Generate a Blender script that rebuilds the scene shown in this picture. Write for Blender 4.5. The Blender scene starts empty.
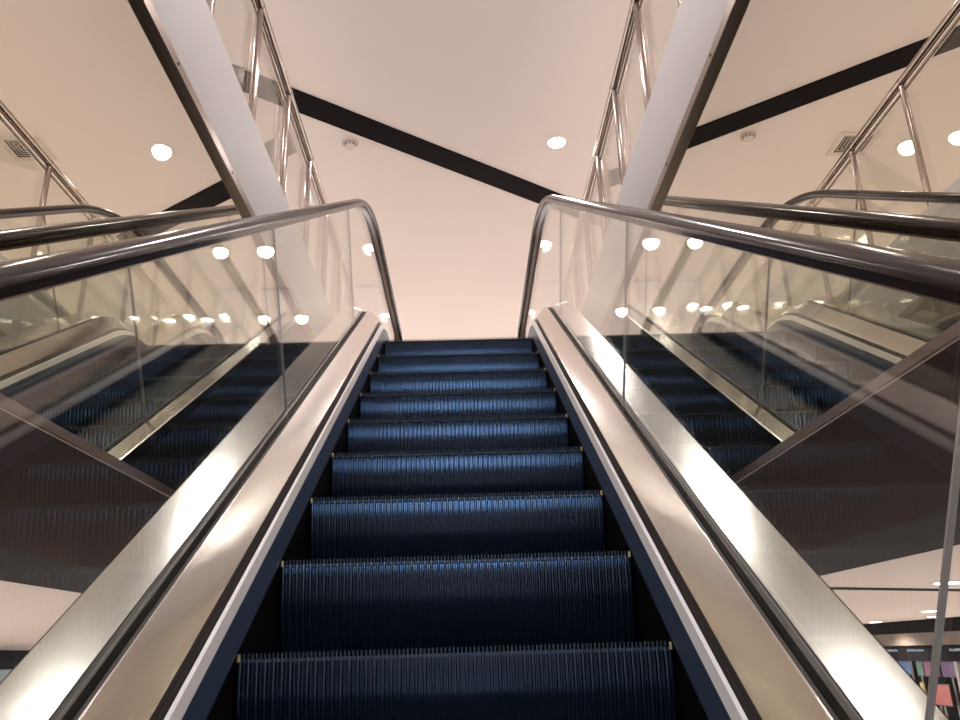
import bpy, bmesh, math, random
from mathutils import Vector, Matrix
random.seed(7)
SC = bpy.context.scene
C = SC.collection
TAN = math.tan(math.radians(32.0)); CO = math.cos(math.radians(32.0)); SI = math.sin(math.radians(32.0))
CC = 1.2297           # the nosing line is z = y*TAN - CC (eye level is z = 0)
ZT, ZB = 2.13, -2.60  # upper and lower floor levels
ZC = 4.40             # ceiling
MX = 0.865            # mirror planes at x = +-MX
YF0, YF1 = -7.0, 13.6 # extent of the upper slabs

# ------------------------------------------------------------------ camera
cam = bpy.data.cameras.new('camera'); camo = bpy.data.objects.new('camera', cam); C.objects.link(camo)
cam.sensor_fit = 'HORIZONTAL'; cam.sensor_width = 36.0; cam.lens = 824.12 / 960 * 36.0; cam.clip_start = 0.02
R_ = Vector((0.99953527, -0.01033405, -0.02867827)); U_ = Vector((0.02352764, -0.336661, 0.94133194)); F_ = Vector((0.01938263, 0.94156921, 0.33626141))
m = Matrix(((R_.x, U_.x, -F_.x, 0.0343), (R_.y, U_.y, -F_.y, 0.0), (R_.z, U_.z, -F_.z, 0.0), (0, 0, 0, 1)))
camo.matrix_world = m
SC.camera = camo

# ------------------------------------------------------------------ world, exposure, lights
SC.view_settings.view_transform = 'Standard'; SC.view_settings.look = 'None'
SC.view_settings.gamma = 1.0; SC.view_settings.use_curve_mapping = False
SC.view_settings.exposure = 0.36
w = bpy.data.worlds.new('world'); SC.world = w; w.use_nodes = True
w.node_tree.nodes['Background'].inputs[0].default_value = (1.0, 0.935, 0.895, 1)
w.node_tree.nodes['Background'].inputs[1].default_value = 2.1
SPOT_W = 50.0
EMIT = 40.0
LIGHT_SPOTS = [(0.93, 6.43), (0.96, 8.41), (-0.98, 8.41), (0.94, 10.41), (-1.0, 10.41), (1.93, 10.3), (-1.93, 10.3), (-2.52, 6.58),
               (2.45, 6.2), (0.93, 4.38), (-0.93, 4.38), (0.98, 2.5), (-0.98, 2.5), (0.95, 0.4), (-0.95, 0.4), (0.95, -1.6), (-0.95, -1.6), (2.6, 2.5), (-2.6, 2.5), (2.6, -1.5), (-2.6, -1.5)]

# ------------------------------------------------------------------ materials
def mat(name, col, rough=0.5, metal=0.0, spec=0.5, coat=0.0, aniso=0.0):
    m = bpy.data.materials.new(name); m.use_nodes = True
    b = m.node_tree.nodes['Principled BSDF']
    b.inputs['Base Color'].default_value = (*col, 1); b.inputs['Roughness'].default_value = rough
    b.inputs['Metallic'].default_value = metal; b.inputs['Specular IOR Level'].default_value = spec
    b.inputs['Coat Weight'].default_value = coat
    b.inputs['Anisotropic'].default_value = aniso
    return m
def noise_rough(m, scale, lo, hi, bump=0.0, stretch=None, colvar=None):
    nt = m.node_tree; b = nt.nodes['Principled BSDF']
    tc = nt.nodes.new('ShaderNodeTexCoord'); mp = nt.nodes.new('ShaderNodeMapping')
    if stretch:
        mp.inputs['Scale'].default_value = stretch[0]; mp.inputs['Rotation'].default_value = stretch[1]
    n = nt.nodes.new('ShaderNodeTexNoise'); n.inputs['Scale'].default_value = scale; n.inputs['Detail'].default_value = 4
    mr = nt.nodes.new('ShaderNodeMapRange'); mr.inputs[3].default_value = lo; mr.inputs[4].default_value = hi
    nt.links.new(tc.outputs['Object'], mp.inputs[0]); nt.links.new(mp.outputs[0], n.inputs['Vector'])
    nt.links.new(n.outputs[0], mr.inputs[0]); nt.links.new(mr.outputs[0], b.inputs['Roughness'])
    if bump:
        bp = nt.nodes.new('ShaderNodeBump'); bp.inputs['Strength'].default_value = bump; bp.inputs['Distance'].default_value = 0.002
        nt.links.new(n.outputs[0], bp.inputs['Height']); nt.links.new(bp.outputs[0], b.inputs['Normal'])
    if colvar:
        cr = nt.nodes.new('ShaderNodeMix'); cr.data_type = 'RGBA'
        cr.inputs[6].default_value = (*colvar[0], 1); cr.inputs[7].default_value = (*colvar[1], 1)
        nt.links.new(n.outputs[0], cr.inputs[0]); nt.links.new(cr.outputs[2], b.inputs['Base Color'])
    return m
def emis(name, col, s):
    m = bpy.data.materials.new(name); m.use_nodes = True; nt = m.node_tree
    nt.nodes.clear(); o = nt.nodes.new('ShaderNodeOutputMaterial'); e = nt.nodes.new('ShaderNodeEmission')
    e.inputs[0].default_value = (*col, 1); e.inputs[1].default_value = s; nt.links.new(e.outputs[0], o.inputs[0]); return m
def glass(name, tint, ior=1.43):
    """clear pane: straight transmission plus a Fresnel reflection on each face"""
    m = bpy.data.materials.new(name); m.use_nodes = True; nt = m.node_tree; nt.nodes.clear()
    o = nt.nodes.new('ShaderNodeOutputMaterial'); mx = nt.nodes.new('ShaderNodeMixShader')
    t = nt.nodes.new('ShaderNodeBsdfTransparent'); t.inputs[0].default_value = (*tint, 1)
    g = nt.nodes.new('ShaderNodeBsdfGlossy'); g.inputs['Roughness'].default_value = 0.0; g.inputs[0].default_value = (1, 1, 1, 1)
    fr = nt.nodes.new('ShaderNodeFresnel'); ge = nt.nodes.new('ShaderNodeNewGeometry')
    mr = nt.nodes.new('ShaderNodeMapRange'); mr.inputs[3].default_value = ior; mr.inputs[4].default_value = 1.0 / ior
    nt.links.new(ge.outputs['Backfacing'], mr.inputs[0]); nt.links.new(mr.outputs[0], fr.inputs['IOR'])
    nt.links.new(fr.outputs[0], mx.inputs[0]); nt.links.new(t.outputs[0], mx.inputs[1]); nt.links.new(g.outputs[0], mx.inputs[2])
    nt.links.new(mx.outputs[0], o.inputs[0]); return m

M = {}
M['ceiling'] = noise_rough(mat('painted_ceiling', (0.80, 0.72, 0.68), 0.7), 3, 0.6, 0.75)
M['white'] = mat('white_paint', (0.66, 0.625, 0.65), 0.5)
M['lowceil'] = mat('lower_ceiling_paint', (0.80, 0.70, 0.66), 0.6)
M['floor'] = noise_rough(mat('polished_floor', (0.72, 0.66, 0.62), 0.25), 5, 0.2, 0.32)
M['soffit'] = mat('dark_brown_cladding', (0.040, 0.022, 0.020), 0.75, 0.0, 0.04)
M['black'] = mat('black_metal', (0.008, 0.007, 0.008), 0.4)
M['slot'] = mat('matt_black', (0.006, 0.004, 0.005), 0.6, 0.0, 0.05)
M['mirror'] = mat('tinted_mirror', (0.80, 0.765, 0.67), 0.0, 1.0)
M['steel'] = noise_rough(mat('brushed_steel', (0.78, 0.775, 0.745), 0.3, 1.0), 30, 0.155, 0.19, 0.0, ((1, 40, 1), (0, 0, 0)))
M['steel_in'] = noise_rough(mat('brushed_steel_inner', (0.84, 0.79, 0.765), 0.3, 1.0), 30, 0.17, 0.20, 0.0, ((1, 40, 1), (0, 0, 0)))
M['chrome'] = mat('polished_steel_tube', (0.46, 0.39, 0.36), 0.12, 1.0)
M['trim'] = mat('bronze_steel_trim', (0.33, 0.27, 0.245), 0.28, 1.0)
M['sill'] = mat('brown_frame', (0.26, 0.18, 0.16), 0.4, 0.2)
M['guide'] = mat('dark_steel_guide', (0.16, 0.12, 0.11), 0.3, 1.0)
M['ledge'] = mat('pale_aluminium', (0.90, 0.85, 0.84), 0.4, 0.1)
M['gasket'] = mat('grey_rubber_channel', (0.075, 0.062, 0.06), 0.4)
M['groove'] = mat('black_groove', (0.01, 0.009, 0.009), 0.5)
M['skirt'] = mat('dark_blue_skirt', (0.055, 0.082, 0.155), 0.42, 0.2)
M['step'] = mat('blue_black_step', (0.026, 0.037, 0.060), 0.16, 0.6)
M['tread'] = mat('dark_tread', (0.012, 0.013, 0.017), 0.45, 0.4)
M['brass'] = mat('worn_brass', (0.45, 0.28, 0.10), 0.4, 1.0)
M['rubber'] = mat('glossy_brown_black_rubber', (0.026, 0.017, 0.017), 0.17, 0.0, 0.1)
M['cladding'] = mat('dark_truss_cladding', (0.02, 0.018, 0.018), 0.5)
M['glass'] = glass('clear_glass', (0.965, 0.975, 0.955))
M['glass_rail'] = glass('railing_glass', (0.97, 0.97, 0.955))
M['edge'] = mat('glass_joint', (0.36, 0.32, 0.31), 0.3)
M['lamp'] = emis('lamp_glow', (1.0, 0.95, 0.90), EMIT)
M['lamp_ring'] = mat('lamp_ring', (0.75, 0.68, 0.63), 0.4)
M['grille'] = mat('vent_white', (0.66, 0.58, 0.52), 0.5)
M['plastic'] = mat('detector_plastic', (0.62, 0.53, 0.47), 0.5)
M['signbrown'] = mat('brown_fascia', (0.12, 0.085, 0.065), 0.6)
M['grey'] = mat('grey_frame', (0.25, 0.22, 0.21), 0.4, 0.6)

# ------------------------------------------------------------------ helpers
def link(name, me, m, parent=None):
    o = bpy.data.objects.new(name, me); C.objects.link(o)
    if m: me.materials.append(m)
    if parent: o.parent = parent
    return o
def obj(name, bm, m, parent=None, smooth=False):
    bmesh.ops.recalc_face_normals(bm, faces=bm.faces)
    me = bpy.data.meshes.new(name); bm.to_mesh(me); bm.free()
    if smooth:
        for p in me.polygons: p.use_smooth = True
        try: me.set_sharp_from_angle(angle=math.radians(35))
        except Exception: pass
    return link(name, me, m, parent)
def box(bm, x0, x1, y0, y1, z0, z1):
    v = [bm.verts.new((x, y, z)) for x in (x0, x1) for y in (y0, y1) for z in (z0, z1)]
    for f in ((0, 1, 3, 2), (4, 6, 7, 5), (0, 4, 5, 1), (2, 3, 7, 6), (0, 2, 6, 4), (1, 5, 7, 3)): bm.faces.new([v[i] for i in f])
def boxo(name, b, m, parent=None, bevel=0):
    bm = bmesh.new(); box(bm, *b)
    if bevel: bmesh.ops.bevel(bm, geom=bm.edges[:], offset=bevel, segments=2, affect='EDGES')
    return obj(name, bm, m, parent)
def tube(bm, a, b, r, n=16, caps=True):
    a, b = Vector(a), Vector(b); d = (b - a).normalized(); u = d.orthogonal().normalized(); v = d.cross(u)
    A = [bm.verts.new(a + r * (math.cos(t) * u + math.sin(t) * v)) for t in [2 * math.pi * i / n for i in range(n)]]
    B = [bm.verts.new(x.co + (b - a)) for x in A]
    for i in range(n): bm.faces.new((A[i], A[(i + 1) % n], B[(i + 1) % n], B[i]))
    if caps: bm.faces.new(A[::-1]); bm.faces.new(B)
def sheet(bm, rows):
    """rows: list of lists of points -> quad grid"""
    V = [[bm.verts.new(p) for p in r] for r in rows]
    for i in range(len(V) - 1):
        for j in range(len(V[i]) - 1): bm.faces.new((V[i][j], V[i + 1][j], V[i + 1][j + 1], V[i][j + 1]))
    return V
def prism(bm, poly, axis_pts):
    """poly: list of (y,z); extrude between x0 and x1"""
    x0, x1 = axis_pts
    A = [bm.verts.new((x0, y, z)) for y, z in poly]; B = [bm.verts.new((x1, y, z)) for y, z in poly]
    bm.faces.new(A); bm.faces.new(B[::-1])
    n = len(poly)
    for i in range(n): bm.faces.new((A[i], B[i], B[(i + 1) % n], A[(i + 1) % n]))
def tag(o, label=None, cat=None, group=None, kind=None):
    if label: o['label'] = label
    if cat: o['category'] = cat
    if group: o['group'] = group
    if kind: o['kind'] = kind
    return o
def empty(name, loc, label, cat, group=None):
    o = bpy.data.objects.new(name, None); C.objects.link(o); o.location = loc; o.empty_display_size = 0.1
    return tag(o, label, cat, group)
def copy_tree(o, loc):
    r = o.copy(); C.objects.link(r); r.location = loc
    for ch in list(o.children):
        c = ch.copy(); C.objects.link(c); c.parent = r
        for g in list(ch.children):
            d = g.copy(); C.objects.link(d); d.parent = c
    return r
def struct(o): o['kind'] = 'structure'; return o

def profile(h, zl, R=0.8, y0=-4.4, y1=7.4, n=9, steps=26):
    """side-view path (y,z): level, fillet, incline z=y*TAN-CC+h, fillet, level at zl"""
    zb = zl - (ZT - ZB)
    t = math.tan(math.radians(16))
    pts = []
    yb = (zb + CC - h) / TAN; yt = (zl + CC - h) / TAN
    Rb = R
    pts.append((y0, zb)); pts.append(((y0 + yb - Rb * t) / 2, zb))
    cx, cz = yb - Rb * t, zb + Rb
    for i in range(n + 1):
        a = math.radians(32) * i / n; pts.append((cx + Rb * math.sin(a), cz - Rb * math.cos(a)))
    cx2, cz2 = yt + R * t, zl - R
    a0 = (cx2 - R * SI, cz2 + R * CO); s0 = pts[-1]
    for i in range(1, steps): pts.append((s0[0] + (a0[0] - s0[0]) * i / steps, s0[1] + (a0[1] - s0[1]) * i / steps))
    for i in range(n + 1):
        a = math.radians(32) * (1 - i / n); pts.append((cx2 - R * math.sin(a), cz2 + R * math.cos(a)))
    pts.append(((y1 + cx2) / 2, zl)); pts.append((y1, zl))
    return pts
def strip(name, sec, m, parent, side, thick=None, smooth=True):
    """sec: list of (x,h,zl,R) across the strip; sheet swept along the escalator"""
    bm = bmesh.new()
    paths = [profile(h, zl, R) for x, h, zl, R in sec]
    rows = [[(side * x, p[k][0], p[k][1]) for (x, *_), p in zip(sec, paths)] for k in range(len(paths[0]))]
    sheet(bm, rows)
    o = obj(name, bm, m, parent, smooth)
    return o

# ------------------------------------------------------------------ structure of the building
for s, nm in ((-1, 'left'), (1, 'right')):
    xa, xb = sorted((s * (MX + 0.004), s * 7.0))
    struct(boxo('floor_' + nm, (xa, xb, YF0, YF1, 0.56, ZT), M['floor']))
    xa, xb = sorted((s * (MX + 0.001), s * 1.95))
    struct(boxo('trim_1' if s < 0 else 'trim_2', (xa, xb, YF0, YF1, 0.49, 0.558), M['soffit']))
    xa, xb = sorted((s * 1.951, s * 2.72))
    struct(boxo('trim_5' if s < 0 else 'trim_6', (xa, xb, YF0, YF1, 0.49, 0.558), M['slot']))
    xa, xb = sorted((s * 2.722, s * 13.0))
    struct(boxo('ceiling_lower_' + nm, (xa, xb, YF0, 28.0, 0.49, 0.556), M['lowceil']))
    xa, xb = sorted((s * (MX - 0.006), s * (MX + 0.055)))
    struct(boxo('trim_3' if s < 0 else 'trim_4', (xa, xb, YF0, YF1, 1.80, 2.235), M['white'], bevel=0.004))
struct(boxo('floor', (-13, 13, -12, 30, ZB - 0.3, ZB), M['floor']))
struct(boxo('floor_landing', (-MX, MX, 7.9, YF1, 1.75, ZT), M['floor']))
struct(boxo('ceiling', (-8.2, 8.2, -12, YF1 + 0.4, ZC, ZC + 0.15), M['ceiling']))
struct(boxo('wall_back', (-13, 13, -12.2, -12, ZB, ZC), M['white']))
struct(boxo('added_window_1', (-2.4, 2.4, -12.0, -11.97, 0.5, 2.9), emis('added_daylight_pane', (0.42, 0.66, 1.0), 14.0)))  # glowing pane added behind the camera to light the step risers blue
for k in range(7):
    struct(boxo('added_window_1_bar', (-2.4 + 4.8 * k / 6 - 0.04, -2.4 + 4.8 * k / 6 + 0.04, -11.97, -11.9, 0.45, 2.95), M['grey']))

# mirror cladding along both sides of the opening
for s, nm in ((-1, 'left'), (1, 'right')):
    e = empty('mirror_panel', (s * MX, 2.0, 0.49), 'tall tinted mirror cladding on the slab edge %s of the escalator, reflecting its handrails' % nm, 'mirror')
    def B(name, x0, x1, y0, y1, z0, z1, mm, bev=0):
        xa, xb = sorted((s * x0, s * x1)); o = boxo(name, (xa, xb, y0, y1, z0, z1), mm, None, bev)
        o.parent = e; o.matrix_parent_inverse = Matrix.Translation(-e.location); return o
    B('mirror_sheet', MX - 0.0, MX + 0.003, YF0, YF1, 0.498, 1.76, M['mirror'])
    t = B('top_frame', MX - 0.022, MX + 0.003, YF0, YF1, 1.755, 1.80, M['trim'], 0.003)
    B('bottom_frame', MX - 0.008, MX + 0.003, YF0, YF1, 0.474, 0.500, M['sill'], 0.003)
    for k in range(14):
        y = 0.9 + 0.62 * k
        bm = bmesh.new(); tube(bm, (s * (MX - 0.0245), y, 1.778), (s * (MX - 0.021), y, 1.778), 0.005, 10)
        o = obj('screw', bm, M['groove']); o.parent = t

# ------------------------------------------------------------------ escalator
E = empty('escalator', (0, 0, ZB), 'rising escalator with blue-black ribbed steps between steel-edged glass balustrades', 'escalator')
def nose_z(y):
    z = y * TAN - CC
    lim = ZT - 0.11
    if z > lim: z = ZT - 0.11 * math.exp(-(z - lim) / 0.11)
    lim = ZB + 0.11
    if z < lim: z = ZB + 0.11 * math.exp((z - lim) / 0.11)
    return z
# one step: origin at nosing centre
def step_meshes():
    N = 104; pitch = 0.990 / N
    H = 0.235
    def yb(d): # riser surface set-back with depth d below the nosing
        return 0.055 * (d / H) ** 2
    D = [0.0, 0.012, 0.03, 0.06, 0.10, 0.14, 0.18, 0.21, H]
    bm = bmesh.new()
    # ribs: bold rib, then a thin one set back
    for i in range(N):
        xc = -0.495 + pitch * (i + 0.5)
        hw, dep = (0.0046, 0.0) if i % 2 == 0 else (0.0016, 0.006)
        rows = []
        for d in D:
            y = yb(d) + dep
            rows.append([(xc - hw, y + 0.016, -0.012 - d)] + [(xc - hw * math.cos(t), y + hw * (1 - math.sin(t)), -0.012 - d) for t in [math.pi * q / 6 for q in range(7)]] + [(xc + hw, y + 0.016, -0.012 - d)])
        sheet(bm, rows)
    # riser back plate
    sheet(bm, [[(-0.497, yb(d) + 0.0155, -0.012 - d), (0.497, yb(d) + 0.0155, -0.012 - d)] for d in D])
    riser = bm
    bm = bmesh.new()
    box(bm, -0.497, 0.497, 0.001, 0.396, -0.020, -0.0125)   # tread plate
    for i in range(N):
        xc = -0.495 + pitch * (i + 0.5)
        box(bm, xc - 0.0017, xc + 0.0017, 0.0, 0.396, -0.0125, 0.0)
    tread = bm
    bm = bmesh.new()
    box(bm, -0.003, 0.003, -0.001, 0.02, -0.018, -0.002)
    tip = bm
    bm = bmesh.new()
    box(bm, -0.49, 0.49, 0.02, 0.36, -0.06, -0.021)
    return riser, tread, tip, bm
r_, t_, p_, u_ = step_meshes()
root = bpy.data.objects.new('step', None)
def as_mesh(bm, name, m, smooth=False):
    bmesh.ops.recalc_face_normals(bm, faces=bm.faces)
    me = bpy.data.meshes.new(name); bm.to_mesh(me); bm.free(); me.materials.append(m)
    if smooth:
        for p in me.polygons: p.use_smooth = True
        me.set_sharp_from_angle(angle=math.radians(40))
    return me
mr_ = as_mesh(r_, 'riser', M['step'], True); mt_ = as_mesh(t_, 'tread', M['tread']); mp_ = as_mesh(p_, 'edge_tip', M['brass']); mu_ = as_mesh(u_, 'underframe', M['cladding'])
for k in range(-13, 12):
    y = 1.9949 + 0.4 * k; z = nose_z(y)
    if y < -3.2 or y > 6.5: continue
    o = bpy.data.objects.new('step', mr_); C.objects.link(o); o.parent = E; o.location = (0, y, z - ZB)
    for nm, me, xo in (('tread', mt_, 0), ('edge_tip', mp_, -0.4925), ('edge_tip', mp_, 0.4925), ('underframe', mu_, 0)):
        q = bpy.data.objects.new(nm, me); C.objects.link(q); q.parent = o; q.location = (xo, 0, 0)
def P(o):  # parent an object built in world coordinates to the escalator root
    o.parent = E; o.matrix_parent_inverse = Matrix.Translation((0, 0, -ZB)); return o

YCT, YCB = 6.75, -3.25
for nm, (a, b, z) in (('top', (YCT, 7.95, ZT)), ('bottom', (-4.9, YCB - 0.0, ZB))):
    P(boxo('landing_plate', (-0.53, 0.53, a, b, z - 0.03, z + 0.004), M['steel']))
bm = bmesh.new()
for zz, y0, y1 in ((ZT, YCT - 0.16, YCT), (ZB, YCB, YCB + 0.16)):
    bm = bmesh.new(); box(bm, -0.495, 0.495, min(y0, y1), max(y0, y1), zz - 0.001, zz + 0.006)
    for i in range(52):
        x = -0.49 + i * 0.98 / 51; ya = y0 if zz == ZT else y1
        box(bm, x - 0.003, x + 0.003, ya - 0.02, ya + 0.02, zz - 0.001, zz + 0.004)
    P(obj('comb_plate', bm, M['brass']))

def sec_end(bm_name, x0, x1, side): pass
def lerp(a, b, t): return a + (b - a) * t
for s in (-1, 1):
    # levels: (x, h above nosing line, level z at the top, fillet radius)
    P(strip('skirt_panel', [(0.503, -0.35, ZT - 0.20, 0.9), (0.503, 0.02, ZT - 0.01, 0.9)], M['slot'], None, s))
    P(strip('skirt_deflector', [(0.503, -0.004, ZT - 0.035, 0.9), (0.4965, 0.002, ZT - 0.03, 0.9), (0.4980, 0.104, ZT + 0.018, 0.9)], M['skirt'], None, s))
    P(strip('skirt_ledge', [(0.4980, 0.104, ZT + 0.018, 0.9), (0.505, 0.136, ZT + 0.036, 0.9), (0.512, 0.141, ZT + 0.042, 0.9)], M['ledge'], None, s))
    P(strip('brush_channel', [(0.512, 0.141, ZT + 0.042, 0.9), (0.516, 0.125, ZT + 0.030, 0.9), (0.522, 0.140, ZT + 0.045, 0.9), (0.523, 0.146, ZT + 0.046, 0.9), (0.525, 0.138, ZT + 0.044, 0.9), (0.528, 0.163, ZT + 0.052, 0.9)], M['gasket'], None, s))
    P(strip('inner_deck', [(0.527, 0.162, ZT + 0.052, 0.9), (0.530, 0.167, ZT + 0.055, 0.9), (0.590, 0.253, ZT + 0.105, 0.8), (0.5935, 0.254, ZT + 0.105, 0.8), (0.594, 0.235, ZT + 0.09, 0.8)], M['steel_in'], None, s))
    P(strip('glass_channel', [(0.594, 0.246, ZT + 0.10, 0.8), (0.604, 0.250, ZT + 0.103, 0.8), (0.605, 0.225, ZT + 0.09, 0.8), (0.619, 0.225, ZT + 0.09, 0.8), (0.620, 0.255, ZT + 0.105, 0.8), (0.633, 0.262, ZT + 0.108, 0.8)], M['gasket'], None, s))
    P(strip('outer_deck', [(0.632, 0.256, ZT + 0.10, 0.8), (0.634, 0.266, ZT + 0.11, 0.8), (0.735, 0.298, ZT + 0.14, 0.8), (0.740, 0.295, ZT + 0.136, 0.8), (0.740, 0.245, ZT + 0.085, 0.8)], M['steel'], None, s))
    P(strip('outer_cladding', [(0.737, 0.25, ZT + 0.09, 0.8), (0.737, -0.95, ZT - 0.62, 0.6)], M['cladding'], None, s))
    # front closures of the balustrade base at the ends
    for ya, yb_, zl in ((7.4, 7.44, ZT), (-4.44, -4.4, ZB)):
        bm = bmesh.new()
        poly = [(0.503, zl - 0.02), (0.503, zl + 0.02), (0.59, zl + 0.105), (0.738, zl + 0.135), (0.738, zl - 0.02)]
        A = [bm.verts.new((s * x, ya, z)) for x, z in poly]; B_ = [bm.verts.new((s * x, yb_, z)) for x, z in poly]
        bm.faces.new(A); bm.faces.new(B_[::-1])
        for i in range(5): bm.faces.new((A[i], B_[i], B_[(i + 1) % 5], A[(i + 1) % 5]))
        P(obj('end_cap', bm, M['steel']))
bm = bmesh.new()
pr = profile(-0.95, ZT - 0.62, 0.6)
sheet(bm, [[(-0.737, y, z), (0.737, y, z)] for y, z in pr])
P(obj('underside_cladding', bm, M['cladding']))

# handrail centre path, incline offset 1.085, level 0.87 above the floors, newel loops
HH, HL = 1.085, 2.985
def hand_path():
    rn = 0.30
    base = profile(HH, HL, 2.2, y0=-4.30, y1=7.42, n=18, steps=30)
    zb = HL - (ZT - ZB)
    pts = []
    # lower newel: starts inside the balustrade, loops round
    for i in range(0, 13):
        a = math.pi * (1 - i / 12)     # from bottom to top
        pts.append((-4.30 - rn * math.sin(a), zb - rn + rn * math.cos(a)))
    pts = [(-3.9, zb - 2 * rn)] + pts
    pts += base[1:-1]
    for i in range(0, 13):
        a = math.pi * i / 12
        pts.append((7.42 + rn * math.sin(a), HL - rn + rn * math.cos(a)))
    pts.append((7.0, HL - 2 * rn))
    return pts
def sweep(name, path, sec, m, parent, x0, smooth=True, closed=True):
    bm = bmesh.new(); rows = []
    for i, (y, z) in enumerate(path):
        a = path[max(i - 1, 0)]; b = path[min(i + 1, len(path) - 1)]
        dy, dz = b[0] - a[0], b[1] - a[1]; L = math.hypot(dy, dz); ny, nz = -dz / L, dy / L
        r = [(x0 + sx, y + ny * n, z + nz * n) for sx, n in sec]
        if closed: r.append(None)
        rows.append(r)
    V = [[bm.verts.new(p) for p in r if p] for r in rows]
    for i in range(len(V) - 1):
        n = len(V[i])
        for j in range(n if closed else n - 1):
            k = (j + 1) % n
            bm.faces.new((V[i][j], V[i + 1][j], V[i + 1][k], V[i][k]))
    if closed:
        bm.faces.new(V[0]); bm.faces.new(V[-1][::-1])
    return obj(name, bm, m, parent, smooth)
hp = hand_path()
# C-shaped handrail section
sec = []
for i in range(17):
    a = math.pi * (-0.16 + 1.32 * i / 16)
    sec.append((0.044 * math.cos(a), 0.022 * math.sin(a) if math.sin(a) > 0 else 0.024 * math.sin(a)))
sec += [(-0.034, -0.020), (-0.020, -0.018), (-0.020, -0.008), (0.020, -0.008), (0.020, -0.018), (0.034, -0.020)]
gsec = [(-0.017, -0.010), (-0.017, -0.024), (-0.009, -0.025), (-0.009, -0.029), (0.009, -0.029), (0.009, -0.025), (0.017, -0.024), (0.017, -0.010)]
for s in (-1, 1):
    P(sweep('handrail', hp, sec, M['rubber'], None, s * 0.611))
    P(sweep('handrail_guide', hp[1:-1], gsec, M['guide'], None, s * 0.611))

# glass panels
def interp(path, s_):  # point of a path where the coordinate along the incline equals s_
    for a, b in zip(path, path[1:]):
        sa, sb = a[0] * CO + a[1] * SI, b[0] * CO + b[1] * SI
        if sa <= s_ <= sb and sb > sa:
            t = (s_ - sa) / (sb - sa); return (a[0] + (b[0] - a[0]) * t, a[1] + (b[1] - a[1]) * t)
top_path = profile(HH - 0.030, HL - 0.026, 2.2, y0=-4.30, y1=7.42, n=18, steps=30)
low_path = profile(0.228, ZT + 0.092, 0.8, y0=-4.30, y1=7.42)
joints = [-1.06, 0.908, 2.885, 4.83]
G = 0.003
rn = 0.27
zb_ = HL - 0.026 - (ZT - ZB)
polys = []
def between(path, s0, s1): return [p for p in path if s0 < p[0] * CO + p[1] * SI < s1]
# lower end panel
s1 = joints[0] - G
poly = [interp(low_path, s1)] + between(low_path, -99, s1)[::-1]
poly += [(-4.30 - rn * math.sin(math.pi * (1 - i / 10)), zb_ - rn + rn * math.cos(math.pi * (1 - i / 10))) for i in range(0, 10)]
poly += between(top_path, -99, s1)[0:] + [interp(top_path, s1)]
polys.append(poly)
for a, b in zip(joints, joints[1:]):
    a2, b2 = a + G, b - G
    polys.append([interp(low_path, b2)] + between(low_path, a2, b2)[::-1] + [interp(low_path, a2), interp(top_path, a2)] + between(top_path, a2, b2) + [interp(top_path, b2)])
s0 = joints[-1] + G
poly = [interp(low_path, s0), interp(top_path, s0)] + between(top_path, s0, 99)
poly += [(7.42 + rn * math.sin(math.pi * i / 10), HL - 0.026 - rn + rn * math.cos(math.pi * i / 10)) for i in range(1, 11)]
poly += between(low_path, s0, 99)[::-1]
polys.append(poly)
for s in (-1, 1):
    for pl in polys:
        bm = bmesh.new(); prism(bm, pl, (s * 0.607, s * 0.617))
        bmesh.ops.triangulate(bm, faces=[f for f in bm.faces if len(f.verts) > 4])
        P(obj('glass_panel', bm, M['glass']))
    for sj in joints:  # seal strip in each joint
        a, b = interp(low_path, sj), interp(top_path, sj)
        d = (CO * 0.0022, SI * 0.0022)
        bm = bmesh.new(); prism(bm, [(a[0] - d[0], a[1] - d[1]), (b[0] - d[0], b[1] - d[1]), (b[0] + d[0], b[1] + d[1]), (a[0] + d[0], a[1] + d[1])], (s * 0.6075, s * 0.6165))
        P(obj('glass_joint', bm, M['edge']))

# ------------------------------------------------------------------ upper guard railings
for s, nm in ((-1, 'left'), (1, 'right')):
    e = empty('guard_railing', (s * 0.97, 3.4, ZT), 'polished steel tube railing with glass panels on the white kerb, %s of the opening' % nm, 'railing')
    def Q(o): o.parent = e; o.matrix_parent_inverse = Matrix.Translation(-e.location); return o
    ys = [3.39 + 0.69 * k for k in range(-8, 14)]
    bm = bmesh.new(); tube(bm, (s * 0.972, ys[0] - 0.1, 3.165), (s * 0.972, ys[-1] + 0.1, 3.165), 0.028, 20); Q(obj('top_rail', bm, M['chrome'], None, True))
    bm = bmesh.new(); tube(bm, (s * 0.985, ys[0] - 0.1, 3.118), (s * 0.985, ys[-1] + 0.1, 3.118), 0.012, 14); Q(obj('glass_cap_rail', bm, M['chrome'], None, True))
    for y in ys:
        bm = bmesh.new(); tube(bm, (s * 0.972, y, ZT), (s * 0.972, y, 3.145), 0.020, 14); po = Q(obj('post', bm, M['chrome'], None, True))
        bm = bmesh.new(); tube(bm, (s * 0.972, y - 0.016, 3.163), (s * 0.972, y + 0.016, 3.163), 0.0305, 18)
        c = obj('collar', bm, M['chrome'], None, True); c.parent = po
    for a, b in zip(ys[::2], ys[2::2]):
        xa, xb = sorted((s * 0.992, s * 1.000))
        Q(boxo('glass_panel', (xa, xb, a + 0.01, b - 0.01, ZT + 0.02, 3.112), M['glass_rail']))

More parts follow.
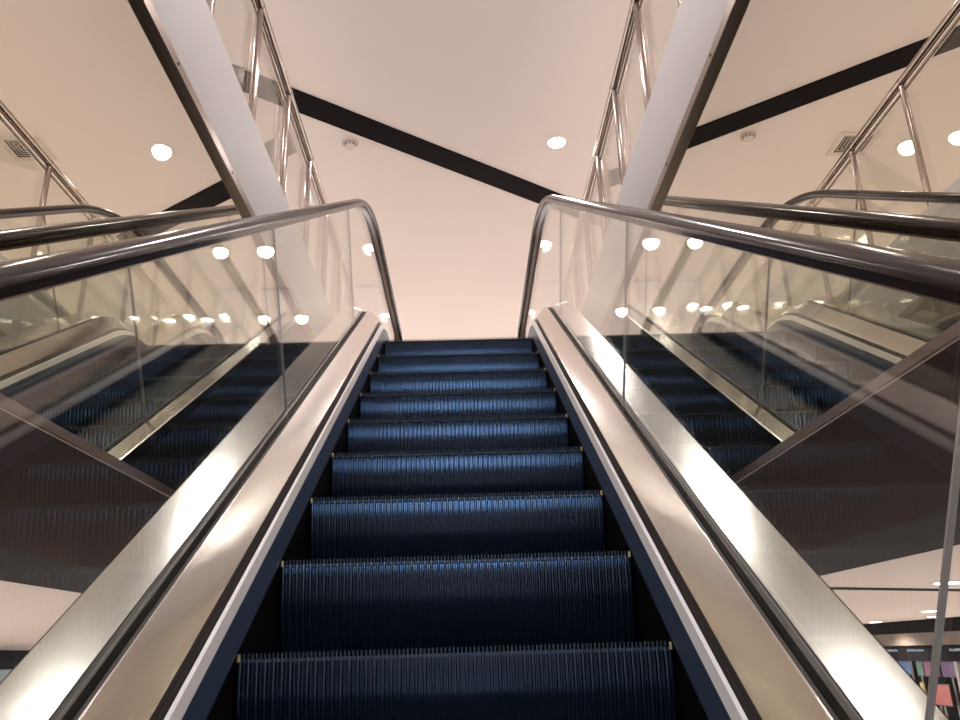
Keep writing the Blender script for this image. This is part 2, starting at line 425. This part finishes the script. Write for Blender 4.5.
# ------------------------------------------------------------------ ceiling fittings
d = Vector((1, 0.732, 0)).normalized(); nrm = Vector((-d.y, d.x, 0))
c0 = Vector((-1.35, 5.74, 0)); a = c0 - 2.6 * d; b = c0 + 9.0 * d
bm = bmesh.new(); hw = 0.132
vs = [a - hw * nrm, b - hw * nrm, b + hw * nrm, a + hw * nrm]
A = [bm.verts.new((v.x, v.y, ZC + 0.001)) for v in vs]; B_ = [bm.verts.new((v.x, v.y, ZC - 0.012)) for v in vs]
bm.faces.new(A); bm.faces.new(B_[::-1])
for i in range(4): bm.faces.new((A[i], B_[i], B_[(i + 1) % 4], A[(i + 1) % 4]))
bmesh.ops.bevel(bm, geom=[e_ for e_ in bm.edges if all(v.co.z < ZC for v in e_.verts)], offset=0.004, segments=2, affect='EDGES')
tag(obj('ceiling_beam', bm, M['slot']), 'long black beam running diagonally across the pale upper ceiling', 'beam')

def ring(bm, r0, r1, z0, z1, n=32):
    c = [(math.cos(2 * math.pi * i / n), math.sin(2 * math.pi * i / n)) for i in range(n)]
    R = [[bm.verts.new((x * r, y * r, z)) for x, y in c] for r, z in ((r0, z1), (r0, z0), (r1, z0), (r1, z1))]
    for k in range(4):
        for i in range(n): bm.faces.new((R[k][i], R[k][(i + 1) % n], R[(k + 1) % 4][(i + 1) % n], R[(k + 1) % 4][i]))
def make_downlight(loc):
    e = empty('ceiling_downlight', loc, 'x', 'ceiling light')
    bm = bmesh.new(); ring(bm, 0.077, 0.098, -0.008, 0.0); obj('bezel', bm, M['lamp_ring'], e, True)
    bm = bmesh.new(); tube(bm, (0, 0, -0.010), (0, 0, -0.001), 0.077, 32); obj('lens', bm, M['lamp'], e)
    return e
def spot(x, y, z, power, ang=140):
    l = bpy.data.lights.new('downlight_beam', 'SPOT'); l.energy = power; l.color = (1.0, 0.94, 0.89); l.spot_size = math.radians(ang); l.spot_blend = 0.6
    l.shadow_soft_size = 0.08
    o = bpy.data.objects.new('downlight_beam', l); C.objects.link(o); o.location = (x, y, z); return o
dl = make_downlight((LIGHT_SPOTS[0][0], LIGHT_SPOTS[0][1], ZC))
labels = ['round white downlight on the bare ceiling above the right end of the black beam',
          'round downlight beyond the beam, half seen beside the top of the right handrail',
          'round downlight beyond the beam, half hidden by the top bend of the left handrail',
          'far round downlight low beside the right handrail end near the step horizon',
          'far round downlight low beside the left handrail end near the step horizon',
          'far outer downlight on the right seen only as a reflection in the glass',
          'far outer downlight on the left seen only as a reflection in the glass',
          'round downlight near the square vent in the right-hand mirror',
          'round downlight over the upper floor, seen only as a glint on the left inner deck']
for i, (x, y) in enumerate(LIGHT_SPOTS):
    o = dl if i == 0 else copy_tree(dl, (x, y, ZC))
    o['label'] = labels[i] if i < len(labels) else 'round ceiling downlight over the lower flight, seen only as glints on steel and rubber'
    o['group'] = 'upper ceiling downlights' if i < len(labels) else 'downlights over the lower flight'
    spot(x, y, ZC - 0.02, SPOT_W)

# smoke detector
e = empty('smoke_detector', (-0.95, 6.38, ZC), 'small round smoke detector on the ceiling left of the black beam', 'smoke detector')
bm = bmesh.new(); tube(bm, (0, 0, -0.012), (0, 0, 0), 0.075, 28); obj('base', bm, M['plastic'], e)
bm = bmesh.new(); tube(bm, (0, 0, -0.045), (0, 0, -0.012), 0.05, 24); obj('sensor_head', bm, M['grille'], e)
bm = bmesh.new()
for i in range(8):
    t = 2 * math.pi * i / 8; box(bm, 0.05 * math.cos(t) - 0.006, 0.05 * math.cos(t) + 0.006, 0.05 * math.sin(t) - 0.006, 0.05 * math.sin(t) + 0.006, -0.04, -0.016)
obj('slots', bm, M['grey'], e)

# square air vents (seen in the mirrors)
def sqring(bm, r0, r1, z0, z1):
    for b in ((-r1, r1, -r1, -r0), (-r1, r1, r0, r1), (-r1, -r0, -r0, r0), (r0, r1, -r0, r0)): box(bm, *b, z0, z1)
for x, y, nm in ((-1.99, 6.54, 'right'), (2.12, 6.37, 'left')):
    e = empty('air_vent', (x, y, ZC), 'square louvred air vent on the upper ceiling, reflected in the %s-hand mirror' % nm, 'vent')
    bm = bmesh.new(); sqring(bm, 0.135, 0.185, -0.012, 0); obj('frame', bm, M['grille'], e)
    bm = bmesh.new(); box(bm, -0.135, 0.135, -0.135, 0.135, -0.003, 0); obj('backing', bm, M['groove'], e)
    for r in (0.115, 0.085, 0.055, 0.025):
        bm = bmesh.new(); sqring(bm, r - 0.007, r, -0.006, -0.003); obj('louvre', bm, M['grille'], e)

# columns on the upper floor far beyond the landing
for x, nm in ((-1.155, 'left'), (1.095, 'right')):
    e = empty('square_column', (x, 9.6, ZT), 'square pale column on the upper floor, beyond the %s handrail end' % nm, 'column')
    boxo('shaft', (-0.16, 0.16, -0.16, 0.16, 0, ZC - ZT - 0.03), M['ceiling'], e, 0.006)
    boxo('capital_band', (-0.17, 0.17, -0.17, 0.17, ZC - ZT - 0.03, ZC - ZT), M['white'], e)

# ------------------------------------------------------------------ lower level, seen under the slab
# slot in the lower ceiling and its flat lights
bm = bmesh.new()
p0, p1 = Vector((2.9, 7.66, 0)), Vector((9.4, 11.13, 0)); dd = (p1 - p0).normalized(); n2 = Vector((-dd.y, dd.x, 0)) * 0.10
vs = [p0 - n2, p1 - n2, p1 + n2, p0 + n2]
A = [bm.verts.new((v.x, v.y, 0.491)) for v in vs]; B_ = [bm.verts.new((v.x, v.y, 0.483)) for v in vs]
bm.faces.new(A); bm.faces.new(B_[::-1])
for i in range(4): bm.faces.new((A[i], B_[i], B_[(i + 1) % 4], A[(i + 1) % 4]))
tag(obj('ceiling_slot', bm, M['slot']), 'black slot across the white lower ceiling at the right edge', 'ceiling slot')
low = [(4.35, 7.6, 'nearest flat downlight in the white lower ceiling at the right edge'),
       (8.1, 15.0, 'middle flat downlight in the white lower ceiling behind the glass joint'),
       (10.3, 21.8, 'farthest flat downlight in the white lower ceiling by the steel deck edge'),
       (10.1, 18.6, 'flat downlight in the lower ceiling just above the shop fascia')]
for i, (x, y, lab) in enumerate(low):
    o = copy_tree(dl, (x, y, 0.49)); o['label'] = lab; o['group'] = 'lower ceiling downlights'; o.scale = (1.7, 1.7, 1)
    spot(x, y, 0.46, 480)

for x, y in ((-4.2, 6.0), (-6.5, 10.5), (-9.0, 16.0)):  # extra lamps out of view, added to brighten the left lower ceiling
    o = copy_tree(dl, (x, y, 0.49)); o['label'] = 'unseen flat downlight added to brighten the lower ceiling on the left'; o['group'] = 'added lower ceiling downlights left'
    spot(x, y, 0.46, 480)
# shop front on the right, x = 11
e = empty('shop_front', (11.0, 20.0, ZB), 'dark shop front with brown fascia under the lower ceiling, right of the escalator', 'shop front')
def S(name, y0, y1, z0, z1, m, x0=11.0, x1=11.2, par=None, bev=0):
    o = boxo(name, (x0, x1, y0, y1, z0, z1), m, None, bev); o.parent = par or e
    o.matrix_parent_inverse = Matrix.Translation(-e.location); return o
S('lintel', 12, 28, 0.19, 0.488, M['slot']); S('fascia', 12, 28, -0.10, 0.19, M['signbrown'], 10.95, 11.2)
hd = S('header', 12, 28, -0.46, -0.10, M['slot'], 11.02, 11.2)
S('back_panel', 12, 28, ZB, -0.46, M['slot'], 11.9, 12.0)
for k in range(8):
    y = 13.5 + 2.0 * k + 0.3
    S('mullion', y - 0.05, y + 0.05, ZB, -0.46, M['grey'] if k % 2 else M['black'], 11.0, 11.1)
textm = emis('sign_letters', (0.75, 0.85, 1.0), 0.35)
bm = bmesh.new()
for y0 in (21.1, 22.4, 19.2, 17.9):
    yy = y0
    for j in range(10):
        wd = random.choice((0.05, 0.07, 0.04)); box(bm, 11.01, 11.02, yy, yy + wd, -0.24, -0.24 + random.choice((0.045, 0.06)))
        yy += wd + 0.025
o = obj('sign_lettering', bm, textm); o.parent = hd
pal = [((0.03, 0.16, 0.08), 'green'), ((0.25, 0.02, 0.13), 'magenta'), ((0.10, 0.03, 0.15), 'purple'), ((0.25, 0.07, 0.03), 'orange'), ((0.03, 0.10, 0.35), 'blue'), ((0.20, 0.13, 0.03), 'yellow'), ((0.16, 0.02, 0.015), 'red'), ((0.05, 0.28, 0.30), 'teal')]
def poster(y0, y1, z0, z1, c, lab, xs=11.4):
    m_ = bpy.data.materials.get('poster_' + c[1]) or noise_rough(mat('poster_' + c[1], c[0], 0.4), 3, 0.3, 0.5, 0, None, (c[0], tuple(min(1, v * 1.6 + 0.03) for v in c[0])))
    o = empty('display_board', (xs, (y0 + y1) / 2, z0), lab, 'display board', 'coloured boards in the shop window')
    boxo('printed_face', (-0.012, 0.0, (y0 - y1) / 2, (y1 - y0) / 2, 0, z1 - z0), m_, o)
    boxo('backing', (0.0, 0.03, (y0 - y1) / 2 - 0.02, (y1 - y0) / 2 + 0.02, -0.02, z1 - z0 + 0.02), M['black'], o)
    l = boxo('stand', (0.03, 0.06, -0.03, 0.03, ZB - z0, 0.1), M['grey'], o)
poster(22.6, 23.4, -0.80, -0.50, pal[4], 'blue display board in the upper row of the shop window, nearest the steel deck')
poster(22.0, 22.45, -0.82, -0.50, pal[0], 'green display board in the upper row of the shop window')
poster(21.25, 21.95, -0.82, -0.50, pal[1], 'magenta display board beside the green one in the shop window')
poster(20.5, 21.15, -0.82, -0.50, pal[2], 'purple display board in the upper row right of the magenta one')
poster(19.85, 20.35, -0.85, -0.52, pal[3], 'orange display board in the upper row by the grey glass joint')
poster(21.8, 22.4, -1.45, -0.98, pal[5], 'dull yellow display board in the lower row of the shop window', 11.25)
poster(20.7, 21.6, -1.45, -1.0, pal[6], 'red display board in the lower row of the shop window', 11.25)
poster(18.6, 19.3, -0.95, -0.40, pal[7], 'teal display board at the right edge of the shop window')
poster(19.5, 20.05, -1.5, -1.0, pal[3], 'orange display board in the lower row beside the red one', 11.25)
# bulkhead and shop wall on the left, x = -12.9
struct(boxo('wall_left', (-13.1, -12.9, 8, 28, -0.02, 0.488), M['slot']))
struct(boxo('wall_left_lower', (-13.1, -12.95, 8, 28, ZB, -0.02), mat('blue_grey_wall', (0.16, 0.22, 0.28), 0.4)))
